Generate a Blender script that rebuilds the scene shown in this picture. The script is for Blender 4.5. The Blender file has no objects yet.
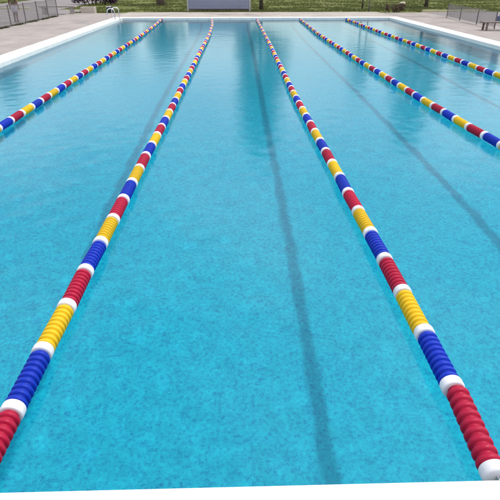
import bpy, bmesh, math, random
import numpy as np
from mathutils import Vector, Matrix, Euler, noise
R = math.radians
rnd = random.Random(7)
sc = bpy.context.scene
COL = sc.collection

# ------------------------------------------------------------------ camera
cam_d = bpy.data.cameras.new('camera')
cam = bpy.data.objects.new('camera', cam_d)
COL.objects.link(cam)
cam.location = (0, 0, 1.79)
cam.rotation_euler = (R(90 - 28.63), 0, R(-1.61))
cam_d.sensor_width = 36
cam_d.lens = 36
cam_d.clip_start = 0.05
cam_d.clip_end = 2000
sc.camera = cam

# ------------------------------------------------------------------ sky, sun, exposure
SUN_DIR = Vector((0.455, 0.16, 1.0)).normalized()          # towards the sun
sun_elev = math.asin(SUN_DIR.z)
w = bpy.data.worlds.new('World')
sc.world = w
w.use_nodes = True
nt = w.node_tree
nt.nodes.clear()
wo = nt.nodes.new('ShaderNodeOutputWorld')
bg = nt.nodes.new('ShaderNodeBackground')
sky = nt.nodes.new('ShaderNodeTexSky')
sky.sky_type = 'NISHITA'
sky.sun_disc = False
sky.sun_elevation = sun_elev
sky.sun_rotation = math.atan2(SUN_DIR.x, SUN_DIR.y)
sky.air_density = 1.3
sky.dust_density = 1.2
sky.ozone_density = 1.0
bg.inputs['Strength'].default_value = 0.15
# thin broken cloud: noise on a flat layer overhead, by view direction
geo = nt.nodes.new('ShaderNodeTexCoord')
sp = nt.nodes.new('ShaderNodeSeparateXYZ')
nt.links.new(geo.outputs['Generated'], sp.inputs[0])
zz = nt.nodes.new('ShaderNodeMath'); zz.operation = 'MAXIMUM'; zz.inputs[1].default_value = 0.0
nt.links.new(sp.outputs[2], zz.inputs[0])
za = nt.nodes.new('ShaderNodeMath'); za.operation = 'ADD'; za.inputs[1].default_value = 0.16
nt.links.new(zz.outputs[0], za.inputs[0])
cb = nt.nodes.new('ShaderNodeCombineXYZ')
for k in (0, 1):
    dvn = nt.nodes.new('ShaderNodeMath'); dvn.operation = 'DIVIDE'
    nt.links.new(sp.outputs[k], dvn.inputs[0]); nt.links.new(za.outputs[0], dvn.inputs[1])
    nt.links.new(dvn.outputs[0], cb.inputs[k])
cn = nt.nodes.new('ShaderNodeTexNoise')
cn.inputs['Scale'].default_value = 1.1
cn.inputs['Detail'].default_value = 6.0
cn.inputs['Roughness'].default_value = 0.55
nt.links.new(cb.outputs[0], cn.inputs['Vector'])
cr = nt.nodes.new('ShaderNodeValToRGB')
cr.color_ramp.elements[0].position = 0.42; cr.color_ramp.elements[0].color = (0.12, 0.12, 0.12, 1)
cr.color_ramp.elements[1].position = 0.62; cr.color_ramp.elements[1].color = (0.85, 0.85, 0.85, 1)
nt.links.new(cn.outputs[0], cr.inputs[0])
cm = nt.nodes.new('ShaderNodeMix'); cm.data_type = 'RGBA'
ce = nt.nodes.new('ShaderNodeMapRange')                     # the cloud thins out towards the horizon
ce.inputs[1].default_value = 0.05; ce.inputs[2].default_value = 0.55
ce.inputs[3].default_value = 0.40; ce.inputs[4].default_value = 1.0
nt.links.new(sp.outputs[2], ce.inputs[0])
cf = nt.nodes.new('ShaderNodeMath'); cf.operation = 'MULTIPLY'
nt.links.new(cr.outputs[0], cf.inputs[0]); nt.links.new(ce.outputs[0], cf.inputs[1])
nt.links.new(cf.outputs[0], cm.inputs[0])
nt.links.new(sky.outputs[0], cm.inputs[6])
cm.inputs[7].default_value = (10.5, 10.5, 10.6, 1)
nt.links.new(cm.outputs[2], bg.inputs[0])
nt.links.new(bg.outputs[0], wo.inputs[0])
sd = bpy.data.lights.new('sun', 'SUN')
sd.energy = 2.0
sd.angle = R(2.2)
sd.color = (1.0, 0.95, 0.88)
sd.cycles.is_caustics_light = True
so = bpy.data.objects.new('sun', sd)
COL.objects.link(so)
so.rotation_euler = SUN_DIR.to_track_quat('Z', 'Y').to_euler()
so.location = (10, -5, 30)
sc.view_settings.view_transform = 'Standard'
sc.view_settings.look = 'None'
sc.view_settings.exposure = 0.26
sc.view_settings.gamma = 1.0
sc.view_settings.use_curve_mapping = False
sc.render.engine = 'CYCLES'
sc.cycles.use_denoising = True
sc.cycles.caustics_refractive = True
sc.cycles.caustics_reflective = False
sc.cycles.max_bounces = 7
sc.cycles.transparent_max_bounces = 12
sc.cycles.sample_clamp_indirect = 4.0
sc.cycles.blur_glossy = 0.3

# ------------------------------------------------------------------ sizes of the place (metres)
X0, X1 = -5.27, 7.38          # pool walls
Y0, Y1 = 1.235, 26.05         # pool ends
ZC = 0.10                     # coping and deck level above the water at z = 0
DEPTH = 1.37

# ------------------------------------------------------------------ helpers
def node_mat(name):
    m = bpy.data.materials.new(name)
    m.use_nodes = True
    m.node_tree.nodes.clear()
    out = m.node_tree.nodes.new('ShaderNodeOutputMaterial')
    return m, m.node_tree, out

def N(nt, kind, **kw):
    n = nt.nodes.new(kind)
    for k, v in kw.items():
        if k in n.inputs.keys():
            n.inputs[k].default_value = v
        else:
            setattr(n, k, v)
    return n

def ramp(nt, fac, stops):
    r = nt.nodes.new('ShaderNodeValToRGB')
    el = r.color_ramp.elements
    while len(el) < len(stops):
        el.new(0.5)
    for e, (p, c) in zip(el, stops):
        e.position = p
        e.color = (c[0], c[1], c[2], 1)
    nt.links.new(fac, r.inputs[0])
    return r.outputs[0]

def mix(nt, a, b, fac, mode='MIX'):
    m = nt.nodes.new('ShaderNodeMix')
    m.data_type = 'RGBA'
    m.blend_type = mode
    for sock, v in ((m.inputs[6], a), (m.inputs[7], b), (m.inputs[0], fac)):
        if hasattr(v, 'is_linked'):
            nt.links.new(v, sock)
        elif isinstance(v, (int, float)):
            sock.default_value = v
        else:
            sock.default_value = (v[0], v[1], v[2], 1)
    return m.outputs[2]

def simple(name, col, rough=0.6, var=0.12, scale=8.0, bump=0.0, bscale=60.0, spec=0.5, metal=0.0, dirt=None):
    """principled material whose colour varies with noise in object space"""
    m, nt, out = node_mat(name)
    p = N(nt, 'ShaderNodeBsdfPrincipled', Roughness=rough, Metallic=metal)
    p.inputs['Specular IOR Level'].default_value = spec
    tc = N(nt, 'ShaderNodeTexCoord')
    nz = N(nt, 'ShaderNodeTexNoise', Scale=scale, Detail=6.0, Roughness=0.6)
    nt.links.new(tc.outputs['Object'], nz.inputs['Vector'])
    lo = [c * (1 - var) for c in col]
    hi = [min(1, c * (1 + var)) for c in col]
    c = ramp(nt, nz.outputs[0], [(0.3, lo), (0.7, hi)])
    if dirt:
        nz2 = N(nt, 'ShaderNodeTexNoise', Scale=dirt[1], Detail=8.0, Roughness=0.7)
        nt.links.new(tc.outputs['Object'], nz2.inputs['Vector'])
        f = ramp(nt, nz2.outputs[0], [(0.48, (0, 0, 0)), (0.72, (dirt[2],) * 3)])
        c = mix(nt, c, dirt[0], f)
    nt.links.new(c, p.inputs['Base Color'])
    if bump:
        nb = N(nt, 'ShaderNodeTexNoise', Scale=bscale, Detail=4.0)
        nt.links.new(tc.outputs['Object'], nb.inputs['Vector'])
        b = N(nt, 'ShaderNodeBump', Strength=bump, Distance=0.01)
        nt.links.new(nb.outputs[0], b.inputs['Height'])
        nt.links.new(b.outputs[0], p.inputs['Normal'])
    nt.links.new(p.outputs[0], out.inputs[0])
    return m

class MB:
    """collects shapes into one mesh"""
    def __init__(self):
        self.bm = bmesh.new()
    def box(self, lo, hi, rot=None, bevel=0.0):
        lo, hi = Vector(lo), Vector(hi)
        c = (lo + hi) / 2
        s = hi - lo
        r = bmesh.ops.create_cube(self.bm, size=1.0)
        vs = r['verts']
        M = Matrix.Translation(c) @ (rot.to_4x4() if rot else Matrix.Identity(4)) @ Matrix.Diagonal((s.x, s.y, s.z, 1))
        bmesh.ops.transform(self.bm, matrix=M, verts=vs)
        if bevel:
            es = list({e for v in vs for e in v.link_edges})
            bmesh.ops.bevel(self.bm, geom=es, offset=bevel, segments=2, affect='EDGES', profile=0.5)
        return self
    def tube(self, pts, rad, n=8, cap=True):
        pts = [Vector(p) for p in pts]
        rads = rad if isinstance(rad, (list, tuple)) else [rad] * len(pts)
        rings = []
        up = None
        for i, p in enumerate(pts):
            t = (pts[min(i + 1, len(pts) - 1)] - pts[max(i - 1, 0)]).normalized()
            if up is None:
                up = Vector((0, 0, 1)) if abs(t.z) < 0.9 else Vector((1, 0, 0))
            a = t.cross(up).normalized()
            b = a.cross(t).normalized()
            up = b
            rings.append([self.bm.verts.new(p + rads[i] * (math.cos(2 * math.pi * k / n) * a + math.sin(2 * math.pi * k / n) * b)) for k in range(n)])
        for r0, r1 in zip(rings, rings[1:]):
            for k in range(n):
                self.bm.faces.new((r0[k], r0[(k + 1) % n], r1[(k + 1) % n], r1[k]))
        if cap:
            self.bm.faces.new(rings[0][::-1])
            self.bm.faces.new(rings[-1])
        return self
    def lathe_y(self, prof, n=24):
        """profile of (y, r) turned about the Y axis"""
        rings = []
        for y, r in prof:
            rings.append([self.bm.verts.new((r * math.cos(2 * math.pi * k / n), y, r * math.sin(2 * math.pi * k / n))) for k in range(n)])
        for r0, r1 in zip(rings, rings[1:]):
            for k in range(n):
                self.bm.faces.new((r0[k], r0[(k + 1) % n], r1[(k + 1) % n], r1[k]))
        self.bm.faces.new(rings[0][::-1])
        self.bm.faces.new(rings[-1])
        return self
    def quad(self, *p):
        self.bm.faces.new([self.bm.verts.new(q) for q in p])
        return self
    def mesh(self, name, mat, smooth=False):
        bmesh.ops.recalc_face_normals(self.bm, faces=self.bm.faces)
        me = bpy.data.meshes.new(name)
        self.bm.to_mesh(me)
        self.bm.free()
        if mat:
            me.materials.append(mat)
        if smooth:
            for p in me.polygons:
                p.use_smooth = True
        return me
    def build(self, name, mat, parent=None, smooth=False):
        return link(name, self.mesh(name, mat, smooth), parent)

def link(name, me, parent=None, loc=None):
    o = bpy.data.objects.new(name, me)
    COL.objects.link(o)
    if parent:
        o.parent = parent
    if loc:
        o.location = loc
    return o

def tag(o, label=None, cat=None, group=None, kind=None):
    for k, v in (('label', label), ('category', cat), ('group', group), ('kind', kind)):
        if v:
            o[k] = v
    return o

def thing(name, label, cat, loc=(0, 0, 0), rz=0.0, group=None):
    o = bpy.data.objects.new(name, None)
    COL.objects.link(o)
    o.location = loc
    o.rotation_euler = (0, 0, rz)
    o.empty_display_size = 0.2
    return tag(o, label, cat, group)

# ------------------------------------------------------------------ materials of the setting
def mosaic():
    m, nt, out = node_mat('pool mosaic')
    p = N(nt, 'ShaderNodeBsdfPrincipled', Roughness=0.5)
    g = N(nt, 'ShaderNodeNewGeometry')
    # pick the two in-plane axes: x+z / y so that walls tile as well
    sep = N(nt, 'ShaderNodeSeparateXYZ')
    nt.links.new(g.outputs['Position'], sep.inputs[0])
    # little random shade per tile
    cell = N(nt, 'ShaderNodeVectorMath', operation='SNAP')
    cell.inputs[1].default_value = (0.024, 0.024, 0.024)
    off = N(nt, 'ShaderNodeVectorMath', operation='ADD')
    off.inputs[1].default_value = (0.011, 0.011, 0.011)
    nt.links.new(g.outputs['Position'], off.inputs[0])
    nt.links.new(off.outputs[0], cell.inputs[0])
    wn = N(nt, 'ShaderNodeTexWhiteNoise')
    nt.links.new(cell.outputs[0], wn.inputs['Vector'])
    c = ramp(nt, wn.outputs['Value'], [(0.0, (0.014, 0.40, 0.56)), (0.3, (0.015, 0.475, 0.615)), (0.8, (0.017, 0.505, 0.635)), (1.0, (0.022, 0.545, 0.66))])
    # pale grout between the tiles
    fr = N(nt, 'ShaderNodeVectorMath', operation='FRACTION')
    dv = N(nt, 'ShaderNodeVectorMath', operation='DIVIDE')
    dv.inputs[1].default_value = (0.024, 0.024, 0.024)
    nt.links.new(off.outputs[0], dv.inputs[0])
    nt.links.new(dv.outputs[0], fr.inputs[0])
    sx = N(nt, 'ShaderNodeSeparateXYZ')
    nt.links.new(fr.outputs[0], sx.inputs[0])
    mn = N(nt, 'ShaderNodeMath', operation='MINIMUM')
    nt.links.new(sx.outputs[0], mn.inputs[0])
    nt.links.new(sx.outputs[1], mn.inputs[1])
    gt = N(nt, 'ShaderNodeMath', operation='LESS_THAN')
    gt.inputs[1].default_value = 0.09
    nt.links.new(mn.outputs[0], gt.inputs[0])
    c = mix(nt, c, (0.05, 0.49, 0.62), gt.outputs[0])
    # drifts of lighter and darker tiles
    nz = N(nt, 'ShaderNodeTexNoise', Scale=34.0, Detail=4.0, Roughness=0.8)
    nt.links.new(g.outputs['Position'], nz.inputs['Vector'])
    f = ramp(nt, nz.outputs[0], [(0.36, (0.35, 0.62, 0.80)), (0.48, (0.88, 0.93, 0.97)), (0.62, (1.2, 1.10, 1.05))])
    c = mix(nt, c, f, 1.0, 'MULTIPLY')
    nz3 = N(nt, 'ShaderNodeTexNoise', Scale=0.5, Detail=4.0)
    nt.links.new(g.outputs['Position'], nz3.inputs['Vector'])
    f = ramp(nt, nz3.outputs[0], [(0.3, (0.90, 0.93, 0.95)), (0.7, (1, 1, 1))])
    c = mix(nt, c, f, 1.0, 'MULTIPLY')
    nt.links.new(c, p.inputs['Base Color'])
    nt.links.new(p.outputs[0], out.inputs[0])
    return m

def water_mat():
    m, nt, out = node_mat('pool water')
    rf = N(nt, 'ShaderNodeBsdfRefraction', IOR=1.333, Roughness=0.0)
    rf.inputs['Color'].default_value = (0.50, 0.97, 1.0, 1)
    gs = N(nt, 'ShaderNodeBsdfGlossy', Roughness=0.14)
    fr = N(nt, 'ShaderNodeFresnel', IOR=1.333)
    ms = N(nt, 'ShaderNodeMixShader')
    nt.links.new(fr.outputs[0], ms.inputs[0])
    nt.links.new(rf.outputs[0], ms.inputs[1])
    nt.links.new(gs.outputs[0], ms.inputs[2])
    nt.links.new(ms.outputs[0], out.inputs[0])
    return m

def deck_mat(name, base, joint, tile, joints=True):
    m, nt, out = node_mat(name)
    p = N(nt, 'ShaderNodeBsdfPrincipled', Roughness=0.85)
    p.inputs['Specular IOR Level'].default_value = 0.3
    tc = N(nt, 'ShaderNodeTexCoord')
    nz = N(nt, 'ShaderNodeTexNoise', Scale=1.3, Detail=8.0, Roughness=0.7)
    nt.links.new(tc.outputs['Object'], nz.inputs['Vector'])
    c = ramp(nt, nz.outputs[0], [(0.3, [b * 0.86 for b in base]), (0.7, [b * 1.1 for b in base])])
    nf = N(nt, 'ShaderNodeTexNoise', Scale=45.0, Detail=4.0)
    nt.links.new(tc.outputs['Object'], nf.inputs['Vector'])
    f = ramp(nt, nf.outputs[0], [(0.35, (0.86, 0.86, 0.86)), (0.65, (1.05, 1.05, 1.05))])
    c = mix(nt, c, f, 1.0, 'MULTIPLY')
    if joints:
        br = N(nt, 'ShaderNodeTexBrick', Scale=1.0)
        br.offset = 0.0
        br.inputs['Brick Width'].default_value = tile
        br.inputs['Row Height'].default_value = tile
        br.inputs['Mortar Size'].default_value = 0.006
        br.inputs['Color1'].default_value = (1, 1, 1, 1)
        br.inputs['Color2'].default_value = (0.9, 0.9, 0.9, 1)
        br.inputs['Mortar'].default_value = (*joint, 1)
        nt.links.new(tc.outputs['Object'], br.inputs['Vector'])
        c = mix(nt, c, br.outputs['Color'], 1.0, 'MULTIPLY')
    ns = N(nt, 'ShaderNodeTexNoise', Scale=0.55, Detail=7.0, Roughness=0.62)
    nt.links.new(tc.outputs['Object'], ns.inputs['Vector'])
    f = ramp(nt, ns.outputs[0], [(0.52, (1, 1, 1)), (0.60, (0.82, 0.80, 0.78)), (0.75, (0.74, 0.72, 0.70))])
    c = mix(nt, c, f, 1.0, 'MULTIPLY')
    rr = ramp(nt, ns.outputs[0], [(0.52, (0.85, 0.85, 0.85)), (0.62, (0.5, 0.5, 0.5))])
    nt.links.new(rr, p.inputs['Roughness'])
    nt.links.new(c, p.inputs['Base Color'])
    b = N(nt, 'ShaderNodeBump', Strength=0.35, Distance=0.004)
    nt.links.new(nf.outputs[0], b.inputs['Height'])
    nt.links.new(b.outputs[0], p.inputs['Normal'])
    nt.links.new(p.outputs[0], out.inputs[0])
    return m

def ground_mat():
    m, nt, out = node_mat('lawn soil')
    p = N(nt, 'ShaderNodeBsdfPrincipled', Roughness=0.95)
    p.inputs['Specular IOR Level'].default_value = 0.1
    tc = N(nt, 'ShaderNodeTexCoord')
    nz = N(nt, 'ShaderNodeTexNoise', Scale=0.35, Detail=8.0, Roughness=0.65)
    nt.links.new(tc.outputs['Object'], nz.inputs['Vector'])
    c = ramp(nt, nz.outputs[0], [(0.30, (0.105, 0.125, 0.032)), (0.5, (0.145, 0.165, 0.045)), (0.72, (0.19, 0.18, 0.065))])
    n2 = N(nt, 'ShaderNodeTexNoise', Scale=0.9, Detail=6.0, Roughness=0.7)
    nt.links.new(tc.outputs['Object'], n2.inputs['Vector'])
    f = ramp(nt, n2.outputs[0], [(0.54, (0, 0, 0)), (0.68, (0.8, 0.8, 0.8))])
    c = mix(nt, c, (0.16, 0.115, 0.07), f)
    n3 = N(nt, 'ShaderNodeTexNoise', Scale=25.0, Detail=5.0)
    nt.links.new(tc.outputs['Object'], n3.inputs['Vector'])
    f = ramp(nt, n3.outputs[0], [(0.3, (0.7, 0.7, 0.7)), (0.7, (1.15, 1.15, 1.15))])
    c = mix(nt, c, f, 1.0, 'MULTIPLY')
    nt.links.new(c, p.inputs['Base Color'])
    b = N(nt, 'ShaderNodeBump', Strength=0.6, Distance=0.03)
    nt.links.new(n3.outputs[0], b.inputs['Height'])
    nt.links.new(b.outputs[0], p.inputs['Normal'])
    nt.links.new(p.outputs[0], out.inputs[0])
    return m

M_MOSAIC = mosaic()
M_WATER = water_mat()
M_COPING = simple('white coping stone', (0.80, 0.775, 0.74), 0.55, 0.05, 3.0, 0.15, 90, dirt=((0.55, 0.50, 0.44), 6.0, 0.35))
M_DECK = deck_mat('pink concrete pavers', (0.37, 0.32, 0.287), (0.72, 0.70, 0.68), 0.5)
M_FARDECK = deck_mat('cream concrete pavers', (0.46, 0.40, 0.35), (0.75, 0.73, 0.7), 0.6)
M_PATH = deck_mat('grey concrete', (0.25, 0.215, 0.205), (1, 1, 1), 2.0, False)
M_GROUND = ground_mat()
M_KERB = simple('pale yellow kerb paint', (0.52, 0.46, 0.27), 0.7, 0.12, 4, 0.2, 40)

# ------------------------------------------------------------------ setting: ground, pool, water, deck
def ring(mb, xa, xb, ya, yb, oxa, oxb, oya, oyb, z):
    mb.quad((oxa, oya, z), (oxb, oya, z), (oxb, ya, z), (oxa, ya, z))
    mb.quad((oxa, yb, z), (oxb, yb, z), (oxb, oyb, z), (oxa, oyb, z))
    mb.quad((oxa, ya, z), (xa, ya, z), (xa, yb, z), (oxa, yb, z))
    mb.quad((xb, ya, z), (oxb, ya, z), (oxb, yb, z), (xb, yb, z))

CW = 0.52                                               # coping width
mb = MB()
ring(mb, X0 - CW, X1 + CW, Y0 - CW, Y1 + CW, -700, 700, -300, 1200, 0.045)
tag(mb.build('ground', M_GROUND), kind='structure')

mb = MB()                                               # basin floor and the four walls
a, b_, c, d = (X0, Y0), (X1, Y0), (X1, Y1), (X0, Y1)
mb.quad((*a, -DEPTH), (*b_, -DEPTH), (*c, -DEPTH), (*d, -DEPTH))
for p, q in ((a, b_), (b_, c), (c, d), (d, a)):
    mb.quad((*p, -DEPTH), (*q, -DEPTH), (*q, -0.03), (*p, -0.03))
basin = tag(mb.build('pool_basin', M_MOSAIC), kind='structure')
basin.cycles.is_caustics_receiver = True

wr = random.Random(3)
xs = np.linspace(X0, X1, 300)
yv, yy = [Y0], Y0
while yy < Y1:
    yy += 0.045 + 0.0022 * (yy - Y0)
    yv.append(min(yy, Y1))
ys = np.array(yv)
GX, GY = np.meshgrid(xs, ys)
GZ = np.zeros_like(GX)
patch = 0.75 + 0.3 * np.sin(GX * 0.7 + 1.3 + np.sin(GY * .31)) * np.sin(GY * 0.43 + .4)
for lam, amp, cnt in ((2.6, .0005, 2), (1.7, .0004, 2), (1.1, .00035, 2), (0.75, .0003, 3), (0.52, .0003, 3), (0.38, .00035, 4), (0.29, .0003, 4), (0.22, .00022, 5), (0.17, .00014, 5)):
    keep = 1.0 if lam > .3 else np.clip((14 - GY) / 6, 0, 1)
    for _ in range(cnt):
        t = wr.uniform(0, 2 * math.pi)
        l2 = lam * wr.uniform(.88, 1.12)
        GZ += keep * amp * np.sin((math.cos(t) * GX + math.sin(t) * GY) * 2 * math.pi / l2 + wr.uniform(0, 6.28) + .5 * np.sin(GX * .9 + GY * .6 + lam * 9))
GZ *= patch
nx, ny = len(xs) - 1, len(ys) - 1
vs = np.stack([GX.ravel(), GY.ravel(), GZ.ravel()], 1).tolist()
fs = []
for j in range(ny):
    for i in range(nx):
        k = j * (nx + 1) + i
        fs.append((k, k + 1, k + nx + 2, k + nx + 1))
me = bpy.data.meshes.new('water')
me.from_pydata(vs, [], fs)
me.materials.append(M_WATER)
for p in me.polygons:
    p.use_smooth = True
water = tag(link('water', me), kind='structure')
water.cycles.is_caustics_caster = True

mb = MB()                                               # coping: one frame of bull-nosed stones, each with its joint
def stones_x(xa, xb, ya, yb, long=0.5):
    n = round((xb - xa) / long)
    for i in range(n):
        s = (xb - xa) / n
        mb.box((xa + i * s + .0015, ya, -0.03), (xa + (i + 1) * s - .0015, yb, ZC + rnd.uniform(-.0015, .0015)), bevel=0.012)
def stones_y(xa, xb, ya, yb):
    n = round((yb - ya) / 0.5)
    for i in range(n):
        s = (yb - ya) / n
        mb.box((xa, ya + i * s + .0015, -0.03), (xb, ya + (i + 1) * s - .0015, ZC + rnd.uniform(-.0015, .0015)), bevel=0.012)
stones_x(X0 - CW, X1 + CW, Y0 - CW, Y0, 2.25)
stones_x(X0 - CW, X1 + CW, Y1, Y1 + CW)
stones_y(X0 - CW, X0, Y0, Y1)
stones_y(X1, X1 + CW, Y0, Y1)
tag(mb.build('pool_coping', M_COPING), kind='structure')

DX0, DX1 = -8.75, 10.3
mb = MB()                                               # side and near decks
mb.box((DX0, -9, -0.1), (X0 - CW, 29.75, ZC - .004))
mb.box((X1 + CW, -9, -0.1), (DX1, 29.75, ZC - .004))
mb.box((X0 - CW, -9, -0.1), (X1 + CW, Y0 - CW, ZC - .004))
tag(mb.build('pool_deck', M_DECK), kind='structure')
mb = MB()                                               # deck beyond the far end
mb.box((X0 - CW, Y1 + CW, -0.1), (X1 + CW, 30.45, ZC - .004))
tag(mb.build('end_deck', M_FARDECK), kind='structure')
mb = MB()                                               # grey footpaths outside the two fences
mb.box((-40, -9, -0.1), (DX0, 33.6, ZC - .03))
mb.box((-17.2, 33.6, -0.1), (-10.6, 75, ZC - .03))
tag(mb.build('footpath', M_PATH), kind='structure')
mb = MB()
mb.box((DX1, -9, -0.1), (40, 30.6, ZC - .03))
tag(mb.build('footpath', M_PATH), kind='structure')

# ------------------------------------------------------------------ lane ropes
def plastic(name, col):
    m, nt, out = node_mat(name)
    p = N(nt, 'ShaderNodeBsdfPrincipled', Roughness=0.38)
    p.inputs['Specular IOR Level'].default_value = 0.22
    p.inputs['Subsurface Weight'].default_value = 0.0
    oi = N(nt, 'ShaderNodeObjectInfo')
    tc = N(nt, 'ShaderNodeTexCoord')
    nz = N(nt, 'ShaderNodeTexNoise', Scale=14.0, Detail=5.0)
    nt.links.new(tc.outputs['Object'], nz.inputs['Vector'])
    c = ramp(nt, oi.outputs['Random'], [(0, [v * .88 for v in col]), (1, [min(1, v * 1.1) for v in col])])
    f = ramp(nt, nz.outputs[0], [(0.3, (0.9, 0.9, 0.9)), (0.7, (1, 1, 1))])
    c = mix(nt, c, f, 1.0, 'MULTIPLY')
    # sun-bleached, scuffed patches
    n2 = N(nt, 'ShaderNodeTexNoise', Scale=38.0, Detail=6.0, Roughness=0.7)
    va = N(nt, 'ShaderNodeVectorMath', operation='ADD')
    nt.links.new(tc.outputs['Object'], va.inputs[0])
    nt.links.new(oi.outputs['Random'], va.inputs[1])
    nt.links.new(va.outputs[0], n2.inputs['Vector'])
    f = ramp(nt, n2.outputs[0], [(0.50, (0, 0, 0)), (0.72, (0.15, 0.15, 0.15))])
    c = mix(nt, c, [min(1, v * .8 + .08) for v in col], f)
    rr = ramp(nt, n2.outputs[0], [(0.35, (0.36, 0.36, 0.36)), (0.65, (0.62, 0.62, 0.62))])
    nt.links.new(rr, p.inputs['Roughness'])
    nt.links.new(c, p.inputs['Base Color'])
    nt.links.new(p.outputs[0], out.inputs[0])
    return m
M_RED = plastic('red plastic', (0.44, 0.006, 0.042))
M_BLUE = plastic('blue plastic', (0.003, 0.030, 0.42))
M_YEL = plastic('yellow plastic', (0.72, 0.45, 0.010))
M_WHT = plastic('white plastic', (0.80, 0.78, 0.80))
M_CABLE = simple('coated steel cable', (0.35, 0.36, 0.38), 0.4, 0.1, 20)
M_STEEL = simple('stainless steel', (0.62, 0.63, 0.64), 0.28, 0.05, 10, metal=1.0)

PITCH, DISC = 0.408, 0.052
def float_mesh(name, mat):
    L = PITCH - DISC - 0.006
    nr = 9
    prof = [(-L / 2, 0.012), (-L / 2, 0.040)]
    for i in range(nr):
        y0 = -L / 2 + L * i / nr
        s = L / nr
        for t, r in ((0.04, .0400), (0.09, .0490), (0.18, .0520), (0.34, .0527), (0.50, .0520), (0.60, .0490), (0.67, .0400), (0.76, .0370), (0.96, .0370)):
            prof.append((y0 + s * t, r))
    prof += [(L / 2, 0.040), (L / 2, 0.012)]
    return MB().lathe_y(prof, 28).mesh(name, mat, True)
def disc_mesh():
    h = DISC / 2
    prof = [(-h, 0.012), (-h, 0.047), (-h * .9, 0.0530), (-h * .6, 0.0550), (h * .6, 0.0550), (h * .9, 0.0530), (h, 0.047), (h, 0.012)]
    me = MB().lathe_y(prof, 28).mesh('float_disc', M_WHT, True)
    return me
FM = {'r': float_mesh('float_roll', M_RED), 'b': float_mesh('float_roll', M_BLUE), 'y': float_mesh('float_roll', M_YEL)}
DM = disc_mesh()

def interp(tab, y):
    if y <= tab[0][0]:
        return tab[0][1]
    for (ya, xa), (yb, xb) in zip(tab, tab[1:]):
        if y <= yb:
            t = (y - ya) / (yb - ya)
            t = t * t * (3 - 2 * t) * .5 + t * .5
            return xa + (xb - xa) * t
    return tab[-1][1]

def lane_rope(label, tab, blue_y, order, stretch=0.0):
    """tab: lateral position along the pool; blue_y: where the centre of one blue roll lies; order: colours from near to far"""
    t = thing('lane_rope', label, 'lane rope', (0, Y0, 0), 0, 'lane ropes stretched along the pool')
    hz = 0.0585
    tab = [(y, x * .992) for y, x in tab]
    def P(y):
        return Vector((interp(tab, y), y - Y0, hz + 0.0012 * math.sin(y * 1.7 + tab[0][1])))
    k0 = math.ceil((Y0 + 0.02 + PITCH / 2 - blue_y) / PITCH)
    k1 = math.floor((Y1 - 0.25 - PITCH / 2 - blue_y) / PITCH)
    ib = order.index('b')
    for k in range(k0, k1 + 1):
        y = blue_y + k * PITCH
        def put(name, me, yy):
            a, b2 = P(yy - .1), P(yy + .1)
            o = link(name, me, t, P(yy) + Vector((rnd.gauss(0, .0012), 0, rnd.gauss(0, .0006))))
            d = (b2 - a).normalized()
            o.rotation_euler = (math.asin(d.z) + rnd.gauss(0, .006), rnd.uniform(0, 6.28), math.atan2(-d.x, d.y) + rnd.gauss(0, .008))
            o.rotation_mode = 'XYZ'
        put('float_roll', FM[order[(ib + k) % 3]], y - (stretch / 2 if k == k0 else 0))
        if k == k0:
            t.children[-1].scale.y = 1 + stretch / (PITCH - DISC)
            put('float_disc', DM, y - PITCH / 2 - stretch)
        put('float_disc', DM, y + PITCH / 2)
    ya, yb = Y0 + .06, Y1 - .06
    MB().tube([P(ya + (yb - ya) * i / 160) for i in range(161)], 0.006, 6).build('cable', M_CABLE, t, True)
    for yy, s in ((Y0, 1), (Y1, -1)):                    # hook and eye bolt on the wall
        h = MB()
        c = P(yy + s * .05)
        h.tube([c + Vector((0, s * .03, 0)), c + Vector((0, 0, .0)), c + Vector((0, -s * .012, .014)), c + Vector((0, -s * .024, .010)), c + Vector((0, -s * .026, -.006))], 0.005, 8)
        h.tube([c + Vector((0, -s * .03 + .014 * math.cos(q * .5236), .014 * math.sin(q * .5236))) for q in range(13)], 0.004, 6, False)
        h.tube([c + Vector((0, -s * .044, 0)), Vector((c.x, yy - Y0 + s * .001, c.z))], 0.006, 8)
        h.build('hook', M_STEEL, t, True)
    return t

YF = 26.1
lane_rope('leftmost lane rope, running alone beside the left pool wall towards the ladder corner',
          [(1.2, -3.13), (6.0, -3.12), (12, -3.14), (17, -3.16), (21, -3.24), (YF, -3.42)], 6.77, 'bry')
lane_rope('lane rope leading to the lilac board, its near red roll cut at the lower left',
          [(1.2, -1.04), (1.8, -1.04), (4.6, -1.01), (8.0, -.97), (13.5, -.93), (18.4, -.88), (22, -.92), (YF, -1.07)], 1.876, 'rby')
lane_rope('lane rope whose near red roll and white disc meet the pool edge at lower right',
          [(1.2, 1.015), (1.8, 1.035), (2.6, 1.035), (4.6, 1.02), (8.6, .99), (11.1, 1.0), (16, 1.03), (YF, 1.04)], 1.976, 'rby', 0.070)
lane_rope('bowed lane rope, second from the right pool wall, leaving the photo at mid right',
          [(1.2, 3.18), (5.0, 3.15), (5.8, 3.13), (6.5, 3.08), (8.6, 3.02), (10, 3.0), (12.7, 2.94), (18.7, 2.91), (23, 3.02), (YF, 3.1)], 5.85, 'bry')
lane_rope('lane rope nearest the right pool wall, in front of the low fence and bench',
          [(1.2, 5.33), (6, 5.33), (10.5, 5.31), (15, 5.30), (20, 5.24), (YF, 5.27)], 10.67, 'bry')

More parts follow.
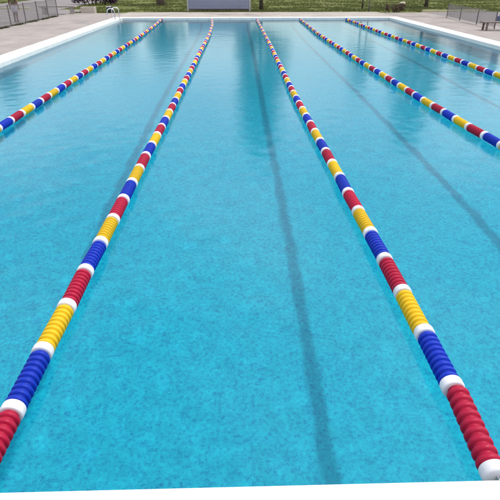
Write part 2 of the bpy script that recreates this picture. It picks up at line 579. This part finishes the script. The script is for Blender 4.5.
# ------------------------------------------------------------------ pool ladder at the far left corner
def ladder():
    t = thing('pool_ladder', 'stainless steel pool ladder with two bent rails at the far left corner', 'ladder', (X0, 25.45, ZC))
    for dy in (-.24, .24):
        pts = [(-.22, dy, -.02), (-.22, dy, .28)]
        for q in range(9):
            a = math.pi - math.pi * q / 8
            pts.append((-.06 + .16 * math.cos(a), dy, .32 + .13 * math.sin(a)))
        pts += [(.10, dy, .2), (.10, dy, -.3), (.10, dy, -1.1)]
        MB().tube(pts, 0.022, 10).build('rail', M_STEEL, t, True)
        MB().lathe_y([(-.01, .05), (0, .05), (.012, .035), (.014, .023)], 14).build('foot_flange', M_STEEL, t, True).rotation_euler = (math.pi / 2, 0, 0)
        t.children[-1].location = (-.22, dy, .008)
    for z in (-.25, -.52, -.80):
        MB().box((.07, -.22, z - .015), (.17, .22, z + .015), bevel=.008).build('tread', M_STEEL, t)
ladder()

# ------------------------------------------------------------------ low mesh fences beside the decks
M_POST = simple('dark fence paint', (0.15, 0.13, 0.13), 0.6, 0.25, 9)
M_WIRE = simple('galvanised wire', (0.27, 0.25, 0.25), 0.6, 0.15, 9)
M_CONC = simple('weathered concrete', (0.36, 0.31, 0.28), 0.9, 0.15, 5, 0.4, 50)

def fence(label, p0, p1, ts, h):
    p0, p1 = Vector((*p0, ZC)), Vector((*p1, ZC))
    d = p1 - p0
    L = d.length
    ang = math.atan2(d.y, d.x)
    t = thing('mesh_fence', label, 'fence', p0, ang, 'low wire mesh fences')
    for s in ts:
        m = MB().box((s - .018, -.018, -.05), (s + .018, .018, h + .03), bevel=.004)
        m.box((s - .022, -.022, h + .03), (s + .022, .022, h + .045), bevel=.004)
        m.build('post', M_POST, t)
    for a, b2 in zip(ts, ts[1:]):
        wm = MB()
        a2, b3 = a + .026, b2 - .026
        n = max(2, int((b3 - a2) / .05))
        for i in range(n + 1):
            x = a2 + (b3 - a2) * i / n
            wm.box((x - .004, -.003, .05), (x + .004, .003, h - .03))
        for k in range(9):
            z = .05 + (h - .08) * k / 8
            wm.box((a2, .0035, z - .003), (b3, .0085, z + .003))
        wm.build('mesh_panel', M_WIRE, t)
        MB().tube([(a2 - .008, 0, h), (b3 + .008, 0, h)], .013, 8).build('top_rail', M_POST, t, True)
    return t
def fence_ts(ys, y0, k):
    return [(y - y0) * k for y in ys]
fence('low grey mesh fence with dark posts along the left deck', (-8.72, 14.0), (-8.72, 27.6),
      fence_ts([14, 15.6, 17.1, 18.6, 20.0, 21.6, 23.2, 24.7, 26.1, 27.5], 14.0, 1.0), 0.72)
rfa, rfb = (9.62, 19.95), (10.22, 26.25)
k = math.hypot(rfb[0] - rfa[0], rfb[1] - rfa[1]) / (rfb[1] - rfa[1])
fence('short low grey mesh fence along the right deck behind the brown bench', rfa, rfb, fence_ts([19.95, 21.95, 24.2, 26.25], 19.95, k), 0.55)

# ------------------------------------------------------------------ board beyond the far end
M_BOARD = simple('lilac blue board paint', (0.27, 0.28, 0.40), 0.6, 0.12, 0.8, dirt=((0.20, 0.14, 0.17), 1.5, 0.5))
M_BOARDRIM = simple('pale grey wood', (0.42, 0.40, 0.42), 0.8, 0.15, 4)
t = thing('notice_board', 'wide lilac blue board on pale posts standing on the lawn beyond the far pool end', 'board', (-.875, 31.45, .045))
m = MB()
for i in range(6):
    m.box((-1.70, -.02, .162 + i * .17), (1.70, .02 + rnd.uniform(0, .003), .162 + i * .17 + .165), bevel=.005)
m.build('panel', M_BOARD, t)
for s in (-1, 1):
    MB().box((s * 1.75 - .045, -.045, -.05), (s * 1.75 + .045, .045, 1.26), bevel=.008).build('post', M_BOARDRIM, t)
MB().box((-1.70, -.035, 1.18), (1.70, .035, 1.23), bevel=.006).build('top_rail', M_BOARDRIM, t)
MB().box((-1.70, -.03, .10), (1.70, .03, .16), bevel=.006).build('bottom_shadow_strip', simple('shadow brown', (0.09, 0.06, 0.05), 0.8, 0.2, 6), t)  # dark brown strip, painted in for the shadow along the board's foot

# ------------------------------------------------------------------ concrete bench, block, kerbs
t = thing('concrete_bench', 'low weathered concrete bench at the far end of the left deck', 'bench', (-9.25, 29.35, .07))
MB().box((-.95, -.22, .33), (.95, .22, .42), bevel=.012).build('seat', M_CONC, t)
for s in (-1, 1):
    MB().box((s * .72 - .08, -.18, -.03), (s * .72 + .08, .18, .33), bevel=.01).build('leg', M_CONC, t)
M_CREAM = simple('cream masonry', (0.50, 0.43, 0.37), 0.85, 0.1, 4, 0.3, 40, dirt=((0.3, 0.25, 0.2), 3, 0.5))
t = thing('planter_box', 'square cream masonry planter of dry earth beside the concrete bench', 'planter', (-7.85, 30.05, .045))
m = MB()
for lo, hi in (((-.36, -.26, -.03), (.36, -.20, .34)), ((-.36, .20, -.03), (.36, .26, .34)), ((-.36, -.199, -.03), (-.30, .199, .338)), ((.30, -.199, -.03), (.36, .199, .338))):
    m.box(lo, hi, bevel=.006)
m.build('wall', M_CREAM, t)
MB().box((-.298, -.197, .1), (.298, .197, .28)).build('soil', simple('dry soil', (0.14, 0.10, 0.06), 0.95, 0.3, 20, 0.6, 50), t)

def kerb(label, x0, x1, y, h=.12):
    m = MB()
    n = max(1, round((x1 - x0) / .9))
    for i in range(n):
        s = (x1 - x0) / n
        m.box((x0 + i * s + .004, y - .09, -.05), (x0 + (i + 1) * s - .004, y + .09, .045 + h + rnd.uniform(-.006, .006)), bevel=.015)
    tag(m.build('kerb', M_KERB), kind='structure')
kerb('', -40, -17.3, 34.2)
kerb('', -17.3, -12.4, 34.0)
kerb('', 10.6, 14.2, 30.95)

# ------------------------------------------------------------------ bench with blue bag, square post (right deck)
M_WOOD = simple('dark brown wood', (0.17, 0.125, 0.105), 0.7, 0.3, 12)
t = thing('wooden_bench', 'low dark brown wooden bench at the right edge of the deck', 'bench', (9.75, 19.45, ZC))
m = MB()
for i in range(4):
    m.box((-.85, -.2 + i * .1 + .004, .25), (.85, -.1 + i * .1 - .004, .285), bevel=.005)
m.build('seat', M_WOOD, t)
for sx in (-1, 1):
    for sy in (-1, 1):
        MB().box((sx * .72 - .03, sy * .15 - .03, -.004), (sx * .72 + .03, sy * .15 + .03, .25), bevel=.004).build('leg', M_WOOD, t)
M_BAG = simple('blue nylon', (0.025, 0.06, 0.17), 0.6, 0.2, 15, 0.4, 30)
t = thing('blue_bag', 'dark blue sports bag lying under the brown wooden bench front', 'bag', (9.95, 19.12, ZC - .004))
m = MB()
prof = []
for i in range(13):
    u = -1 + 2 * i / 12
    prof.append((u * .36, max(.02, .14 * (1 - abs(u) ** 5) * (1 + .04 * math.sin(9 * u)))))
m.lathe_y(prof, 18)
o = m.build('body', M_BAG, t, True)
o.rotation_euler = (0, 0, R(82))
o.location = (0, 0, .135)
MB().tube([(-.16, 0, .26), (-.12, .0, .35), (0, .0, .375), (.12, .0, .35), (.16, 0, .26)], .012, 6).build('handle', M_BAG, t, True)

M_PGREY = simple('pale blue grey paint', (0.30, 0.35, 0.40), 0.6, 0.1, 3)
t = thing('canopy_post', 'thick pale blue grey post rising at the right edge behind the mesh fence', 'post', (11.72, 23.7, .07))
MB().box((-.13, -.13, -.05), (.13, .13, 2.6), bevel=.015).build('shaft', M_PGREY, t)
MB().box((-.2, -.2, -.05), (.2, .2, .22), bevel=.015).build('plinth', simple('slate blue paint', (0.10, 0.13, 0.21), 0.7, 0.15, 4), t)
MB().box((-.17, -.17, 2.6), (.17, .17, 2.68), bevel=.015).build('cap', M_PGREY, t)

# ------------------------------------------------------------------ bag with towel near the ladder
M_BLACK = simple('black canvas', (0.025, 0.024, 0.027), 0.8, 0.3, 18, 0.4, 40)
M_TOWEL = simple('white towel', (0.62, 0.60, 0.64), 0.95, 0.08, 12, 0.5, 120)
t = thing('black_bag', 'black canvas bag standing on the far deck edge near the pool ladder', 'bag', (-6.72, 30.2, ZC - .004), R(12))
m = MB()
for lo, hi in (((-.19, -.11, 0), (.19, .11, .26)),):
    m.box(lo, hi, bevel=.04)
m.build('body', M_BLACK, t, True)
MB().tube([(-.1, -.112, .2), (-.09, -.12, .32), (0, -.12, .37), (.09, -.12, .32), (.1, -.112, .2)], .011, 6).build('handle', M_BLACK, t, True)
m = MB()
m.box((-.15, -.07, 0), (.12, .08, .055), bevel=.022)
o = m.build('folded_towel', M_TOWEL, None, True)
o.location = (-6.77, 30.2, ZC - .004 + .262)
o.rotation_euler = (0, R(-6), R(20))
tag(o, 'folded white towel lying on top of the black canvas bag', 'towel')

# ------------------------------------------------------------------ trees
def bark(name, col):
    return simple(name, col, 0.95, 0.35, 6, 0.7, 25)
M_BARK = bark('brown bark', (0.10, 0.075, 0.052))
M_BARKG = bark('grey bark', (0.16, 0.14, 0.12))
def leafmat(name, col):
    m, nt, out = node_mat(name)
    p = N(nt, 'ShaderNodeBsdfPrincipled', Roughness=0.55)
    g = N(nt, 'ShaderNodeNewGeometry')
    c = ramp(nt, g.outputs['Random Per Island'], [(0, [v * .55 for v in col]), (.5, col), (1, [v * 1.5 for v in col])])
    nt.links.new(c, p.inputs['Base Color'])
    tr = N(nt, 'ShaderNodeBsdfTranslucent')
    nt.links.new(c, tr.inputs[0])
    ms = N(nt, 'ShaderNodeMixShader')
    ms.inputs[0].default_value = 0.25
    nt.links.new(p.outputs[0], ms.inputs[1])
    nt.links.new(tr.outputs[0], ms.inputs[2])
    nt.links.new(ms.outputs[0], out.inputs[0])
    return m
M_LEAF = leafmat('dark green leaves', (0.045, 0.075, 0.022))
M_LEAF2 = leafmat('olive leaves', (0.07, 0.09, 0.03))
M_PURP = leafmat('purple leaves', (0.075, 0.035, 0.072))
M_DRY = leafmat('dry brown twigs', (0.13, 0.085, 0.06))

def leaves(clumps, per, size, seed, flat=0.6):
    r = random.Random(seed)
    vs, fs = [], []
    for c, rad in clumps:
        for _ in range(per):
            v = Vector((r.gauss(0, 1), r.gauss(0, 1), r.gauss(0, 1))).normalized() * rad * (r.random() ** .45)
            v.z *= flat
            p = c + v
            n = (Vector((r.gauss(0, 1), r.gauss(0, 1), r.gauss(0, 1) + .6))).normalized()
            a = n.orthogonal().normalized()
            a.rotate(Matrix.Rotation(r.uniform(0, 6.28), 3, n))
            b = n.cross(a)
            s = size * r.uniform(.6, 1.3)
            k = len(vs)
            vs += [p - a * s * .5, p + b * s * .22 + n * s * .05, p + a * s * .5 - n * s * .08, p - b * s * .22 + n * s * .05]
            fs.append((k, k + 1, k + 2, k + 3))
    return vs, fs

def mesh_from(name, vs, fs, mat):
    me = bpy.data.meshes.new(name)
    me.from_pydata([tuple(v) for v in vs], [], fs)
    me.materials.append(mat)
    return me

def tree(label, x, y, h, rad, tr, seed, leaf=M_LEAF, barkm=M_BARK, nclump=26, per=170, base=0.38, size=.2, kind='broadleaf_tree'):
    r = random.Random(seed)
    t = thing(kind, label, 'tree', (x, y, .045), 0, 'trees beyond the far pool end')
    m = MB()
    pts = [Vector((0, 0, -.1))]
    for i in range(1, 8):
        z = h * .72 * i / 7
        pts.append(Vector((pts[-1].x + r.gauss(0, .03 * tr * 8), pts[-1].y + r.gauss(0, .03 * tr * 8), z)))
    m.tube(pts, [tr * 1.35, tr, tr * .9, tr * .82, tr * .7, tr * .55, tr * .4, tr * .22], 10)
    clumps = []
    for i in range(nclump):
        a = i * 2.399 + r.uniform(-.4, .4)
        u = (i + .5) / nclump
        z = h * (base + (1 - base) * u)
        prof = math.sin(math.pi * min(1, .12 + .88 * u) ** .9) ** .6
        d = rad * prof * r.uniform(.25, .95)
        c = Vector((d * math.cos(a), d * math.sin(a), z + r.gauss(0, .15)))
        clumps.append((c, rad * r.uniform(.26, .48)))
        if i % 2 == 0:
            q = pts[min(7, max(2, int((z / h) * 8.5) - 1))]
            mid = (q + c) / 2 + Vector((0, 0, -.1))
            m.tube([q, mid, c], [tr * .32, tr * .2, tr * .06], 6)
    m.build('trunk', barkm, t, True)
    vs, fs = leaves(clumps, per, size, seed + 1, .7)
    link('crown', mesh_from('crown', vs, fs, leaf), t)
    return t

tree('dense dark tree with a straight trunk on the lawn just right of the lilac board', 1.62, 33.3, 8.6, 1.85, .10, 11, per=330, nclump=46, base=.13)
tree('stout dark trunked tree on the lawn between the pool ladder and the lilac board', -5.15, 39.5, 3.6, 1.6, .26, 12, leaf=M_LEAF2)
tree('thin trunked tree on the lawn behind the far right pool corner', 12.6, 36.2, 8.4, 1.9, .10, 13, per=300, nclump=42, base=.2)
tree('slender grey sapling on the lawn nearest the far right pool corner', 7.72, 31.6, 3.9, .75, .035, 14, barkm=M_BARKG, nclump=14, per=110, base=.5, size=.14, kind='sapling_tree')
tree('slender dark sapling just behind the grey sapling on the lawn', 7.95, 34.3, 4.6, .9, .05, 15, nclump=14, per=120, base=.5, size=.15, kind='sapling_tree')
tree('broad tree standing beyond the footpath at the far left', -17.6, 40.6, 6.5, 1.8, .16, 16)
tree('tall olive tree on the lawn behind the left fence', -12.0, 58.5, 5.5, 1.8, .17, 17, leaf=M_LEAF2)
tree('wide tree far beyond the right footpath', 21.5, 48.0, 7.0, 2.6, .17, 18)

# far treeline that closes the lawn
clumps = []
tl = random.Random(40)
x = -150.0
while x < 150:
    hh = tl.uniform(3.5, 6.5)
    for k in range(5):
        clumps.append((Vector((x + tl.uniform(-2, 2), 118 + tl.uniform(-5, 5) + abs(x) * .05, hh * (k + .6) / 5)), tl.uniform(1.6, 2.9)))
    x += tl.uniform(2.5, 5.0)
vs, fs = leaves(clumps, 55, .9, 41, .9)
o = link('treeline', mesh_from('treeline', vs, fs, M_LEAF2))
tag(o, 'far line of green trees closing the lawn', 'treeline', None, 'stuff')

# ------------------------------------------------------------------ shrubs
def shrub(name, label, x, y, w, d, h, leaf, seed, per=160, size=.1, n=16):
    r = random.Random(seed)
    t = thing(name, label, 'shrub', (x, y, .045))
    m = MB()
    cl = []
    for i in range(n):
        c = Vector((r.uniform(-.5, .5) * w, r.uniform(-.5, .5) * d, h * r.uniform(.25, .85)))
        cl.append((c, min(h, w) * r.uniform(.2, .36)))
        m.tube([Vector((c.x * .5, c.y * .5, -.05)), Vector((c.x * .8, c.y * .8, c.z * .6)), c], [.02, .013, .005], 5)
    m.build('stem', M_BARK, t, True)
    vs, fs = leaves(cl, per, size, seed + 1, .8)
    for i, v in enumerate(vs):
        if v.z < .0:
            v.z = abs(v.z) * .3
    link('foliage', mesh_from('foliage', vs, fs, leaf), t)
shrub('purple_shrub', 'broad purple leaved shrub on the lawn behind the planter box', -9.9, 39.8, 2.6, 1.2, 1.25, M_PURP, 51, 260, .14, 26)
shrub('dry_shrub', 'small dry brown shrub at the far right pool corner', 8.95, 30.9, 1.0, .6, .48, M_DRY, 52, 110, .07, 14)

# pale stone on the lawn (the small cream patch at the far right)
m = MB()
r = bmesh.ops.create_icosphere(m.bm, subdivisions=3, radius=1.0)
for v in m.bm.verts:
    n_ = noise.noise(v.co * 1.7) * .18
    v.co = Vector((v.co.x * .24 * (1 + n_), v.co.y * .17 * (1 + n_), v.co.z * .13 * (1 + n_) + .06))
o = m.build('boulder', simple('pale stone', (0.55, 0.50, 0.38), 0.9, 0.15, 6, 0.5, 30), None, True)
o.location = (12.1, 39.8, .045)
tag(o, 'small pale cream boulder on the lawn beyond the dry brown shrub', 'rock')

# ------------------------------------------------------------------ grass on the visible lawn, weeds at the fence foot
def blades(name, label, spots, hmin, hmax, mat, seed, n=5):
    r = random.Random(seed)
    vs, fs = [], []
    for x, y in spots:
        for _ in range(n):
            a = r.uniform(0, 6.28)
            h = r.uniform(hmin, hmax)
            wv = h * .09 + .004
            bx, by = x + r.gauss(0, .04), y + r.gauss(0, .04)
            lx, ly = r.gauss(0, .35) * h, r.gauss(0, .35) * h
            k = len(vs)
            ca, sa = math.cos(a) * wv, math.sin(a) * wv
            vs += [(bx - ca, by - sa, .03), (bx + ca, by + sa, .03), (bx + lx * .4 + ca * .7, by + ly * .4 + sa * .7, .045 + h * .6), (bx + lx, by + ly, .045 + h), (bx + lx * .4 - ca * .7, by + ly * .4 - sa * .7, .045 + h * .6)]
            fs.append((k, k + 1, k + 2, k + 3, k + 4))
    o = link(name, mesh_from(name, vs, fs, mat))
    tag(o, label, 'grass', None, 'stuff')
M_GRASS = leafmat('grass blades', (0.15, 0.165, 0.045))
M_WEED = leafmat('weeds', (0.075, 0.075, 0.03))
gr = random.Random(77)
spots = []
while len(spots) < 15000:
    y = 30.6 + 24 * gr.random() ** 1.4
    x = gr.uniform(-.52, .52) * y
    if x < -17.2 and y < 34.4 or (-17.2 < x < -10.4) or (x < -8.7 and y < 34.3) or (x > 10.2 and y < 31.1):
        continue
    if noise.noise((x * .5, y * .5, 0)) < -.18 + gr.uniform(-.1, .1):
        continue
    spots.append((x, y))
blades('grass', 'uneven olive green grass of the lawn', spots, .04, .11, M_GRASS, 78)
spots = []
for yb in [14.5, 16.2, 17.8, 19.3, 20.8, 22.3, 23.9, 25.4, 26.7]:
    for _ in range(70):
        spots.append((-8.72 + gr.gauss(0, .05), yb + gr.gauss(0, .32)))
blades('weeds', 'low weeds growing along the foot of the left fence', spots, .04, .13, M_WEED, 79, 6)

# ------------------------------------------------------------------ child behind the left fence
M_SKIN = simple('brown skin', (0.16, 0.085, 0.055), 0.6, 0.08, 20)
M_SHORT = simple('pale lilac cotton', (0.50, 0.45, 0.52), 0.9, 0.08, 12)
M_TEE = simple('olive cotton', (0.13, 0.125, 0.06), 0.9, 0.1, 12)
M_HAIR = simple('black hair', (0.015, 0.012, 0.01), 0.5, 0.2, 30)

def skin(name, verts, edges, rads, mat, parent, root=0, levels=2):
    me = bpy.data.meshes.new(name)
    me.from_pydata(verts, edges, [])
    o = link(name, me, parent)
    md = o.modifiers.new('skin', 'SKIN')
    for i, r in enumerate(rads):
        sv = me.skin_vertices[0].data[i]
        sv.radius = r if isinstance(r, tuple) else (r, r)
        sv.use_root = (i == root)
    md.use_smooth_shade = True
    sb = o.modifiers.new('sub', 'SUBSURF')
    sb.levels = sb.render_levels = levels
    dg = bpy.context.evaluated_depsgraph_get()
    me2 = bpy.data.meshes.new_from_object(o.evaluated_get(dg))
    o.modifiers.clear()
    o.data = me2
    me2.materials.clear()
    me2.materials.append(mat)
    for p in me2.polygons:
        p.use_smooth = True
    return o

def child():
    t = thing('person', 'child in pale lilac shorts and olive top standing behind the left mesh fence', 'person', (-9.4, 23.95, .07), R(75))
    s = 1.27
    V, E_, Rr = [], [], []
    def v(x, y, z, r, par=None):
        V.append((x * s, y * s, z * s)); Rr.append(tuple(q * s for q in r) if isinstance(r, tuple) else r * s)
        i = len(V) - 1
        if par is not None:
            E_.append((par, i))
        return i
    # facing +X in local space, left-right along Y
    pel = v(0, 0, .50, (.072, .085))
    ch = v(0, 0, .62, (.070, .080), pel)
    sh = v(-.005, 0, .755, (.062, .085), ch)
    nk = v(0, 0, .815, .032, sh)
    hd = v(.006, 0, .872, (.056, .052), nk)
    ht = v(.002, 0, .945, (.062, .056), hd)
    for sd_ in (-1, 1):
        hip = v(0, sd_ * .050, .47, .060, pel)
        kn = v(.012 * (1 + sd_), sd_ * .056, .275, .040, hip)
        cf = v(.010 * (1 + sd_) - .008, sd_ * .057, .20, .037, kn)
        an = v(.010 * sd_ - .012, sd_ * .058, .045, .023, cf)
        v(.010 * sd_ - .030, sd_ * .058, .020, .021, an)
        to = v(.010 * sd_ + .045, sd_ * .062, .016, (.018, .024), an)
        v(.010 * sd_ + .075, sd_ * .064, .012, (.012, .022), to)
        s1 = v(-.005, sd_ * .118, .765, .035, sh)
        el = v(-.020, sd_ * .150, .615, .026, s1)
        wr_ = v(.012, sd_ * .158, .485, .018, el)
        pm = v(.020, sd_ * .160, .445, (.020, .014), wr_)
        kx = v(.026, sd_ * .160, .420, (.021, .012), pm)
        for q, (dx, L) in enumerate(((.016, .030), (.005, .034), (-.006, .032), (-.016, .024))):
            f1 = v(.026 + dx * .9, sd_ * .160, .405, .0065, kx)
            f2 = v(.030 + dx, sd_ * .157, .405 - L * .6, .0058, f1)
            v(.032 + dx, sd_ * .150, .405 - L, .0048, f2)
        th = v(.038, sd_ * .155, .445, .008, pm)
        v(.048, sd_ * .150, .418, .0062, th)
    body = skin('body', V, E_, Rr, M_SKIN, t)
    # face: nose, ears, eyes shaped into separate small meshes under the body
    m = MB()
    m.tube([(.066 * s, 0, .915 * s), (.080 * s, 0, .890 * s), (.062 * s, 0, .880 * s)], [.006 * s, .010 * s, .006 * s], 8)
    m.build('nose', M_SKIN, t, True)
    for sd_ in (-1, 1):
        m = MB()
        m.tube([(0, sd_ * .054 * s, .885 * s), (-.004 * s, sd_ * .064 * s, .905 * s), (0, sd_ * .056 * s, .925 * s)], [.006 * s, .010 * s, .006 * s], 8)
        m.build('ear', M_SKIN, t, True)
        m = MB()
        bmesh.ops.create_uvsphere(m.bm, u_segments=10, v_segments=8, radius=.0075 * s)
        o = m.build('eye', M_HAIR, t, True)
        o.location = (.060 * s, sd_ * .022 * s, .915 * s)
    MB().tube([(.056 * s, -.018 * s, .862 * s), (.061 * s, 0, .860 * s), (.056 * s, .018 * s, .862 * s)], .0035 * s, 6).build('mouth', simple('lips', (.20, .06, .05), .5), t, True)
    m = MB()
    bmesh.ops.create_uvsphere(m.bm, u_segments=20, v_segments=14, radius=1)
    for q in m.bm.verts:
        k = 1 + .05 * noise.noise(q.co * 3)
        q.co = Vector((q.co.x * .066 * k - .010, q.co.y * .064 * k, q.co.z * .060 * k + .942)) * s
    m.build('hair', M_HAIR, t, True)
    # clothes
    sh_v = [(0, 0, .505), (0, -.052, .46), (.004, -.056, .30), (0, .052, .46), (.016, .056, .30), (0, 0, .555)]
    skin('shorts', [tuple(c * s for c in q) for q in sh_v], [(0, 1), (1, 2), (0, 3), (3, 4), (0, 5)], [(.082 * s, .096 * s), .070 * s, .064 * s, .070 * s, .064 * s, (.078 * s, .09 * s)], M_SHORT, t)
    ts = [(0, 0, .55), (0, 0, .64), (-.005, 0, .765), (-.005, -.118, .770), (-.014, -.142, .68), (-.005, .118, .770), (-.014, .142, .68), (-.002, 0, .80)]
    skin('tee_shirt', [tuple(c * s for c in q) for q in ts], [(0, 1), (1, 2), (2, 3), (3, 4), (2, 5), (5, 6), (2, 7)], [(.084 * s, .098 * s), (.080 * s, .092 * s), (.072 * s, .094 * s), .046 * s, .041 * s, .046 * s, .041 * s, .043 * s], M_TEE, t)
child()
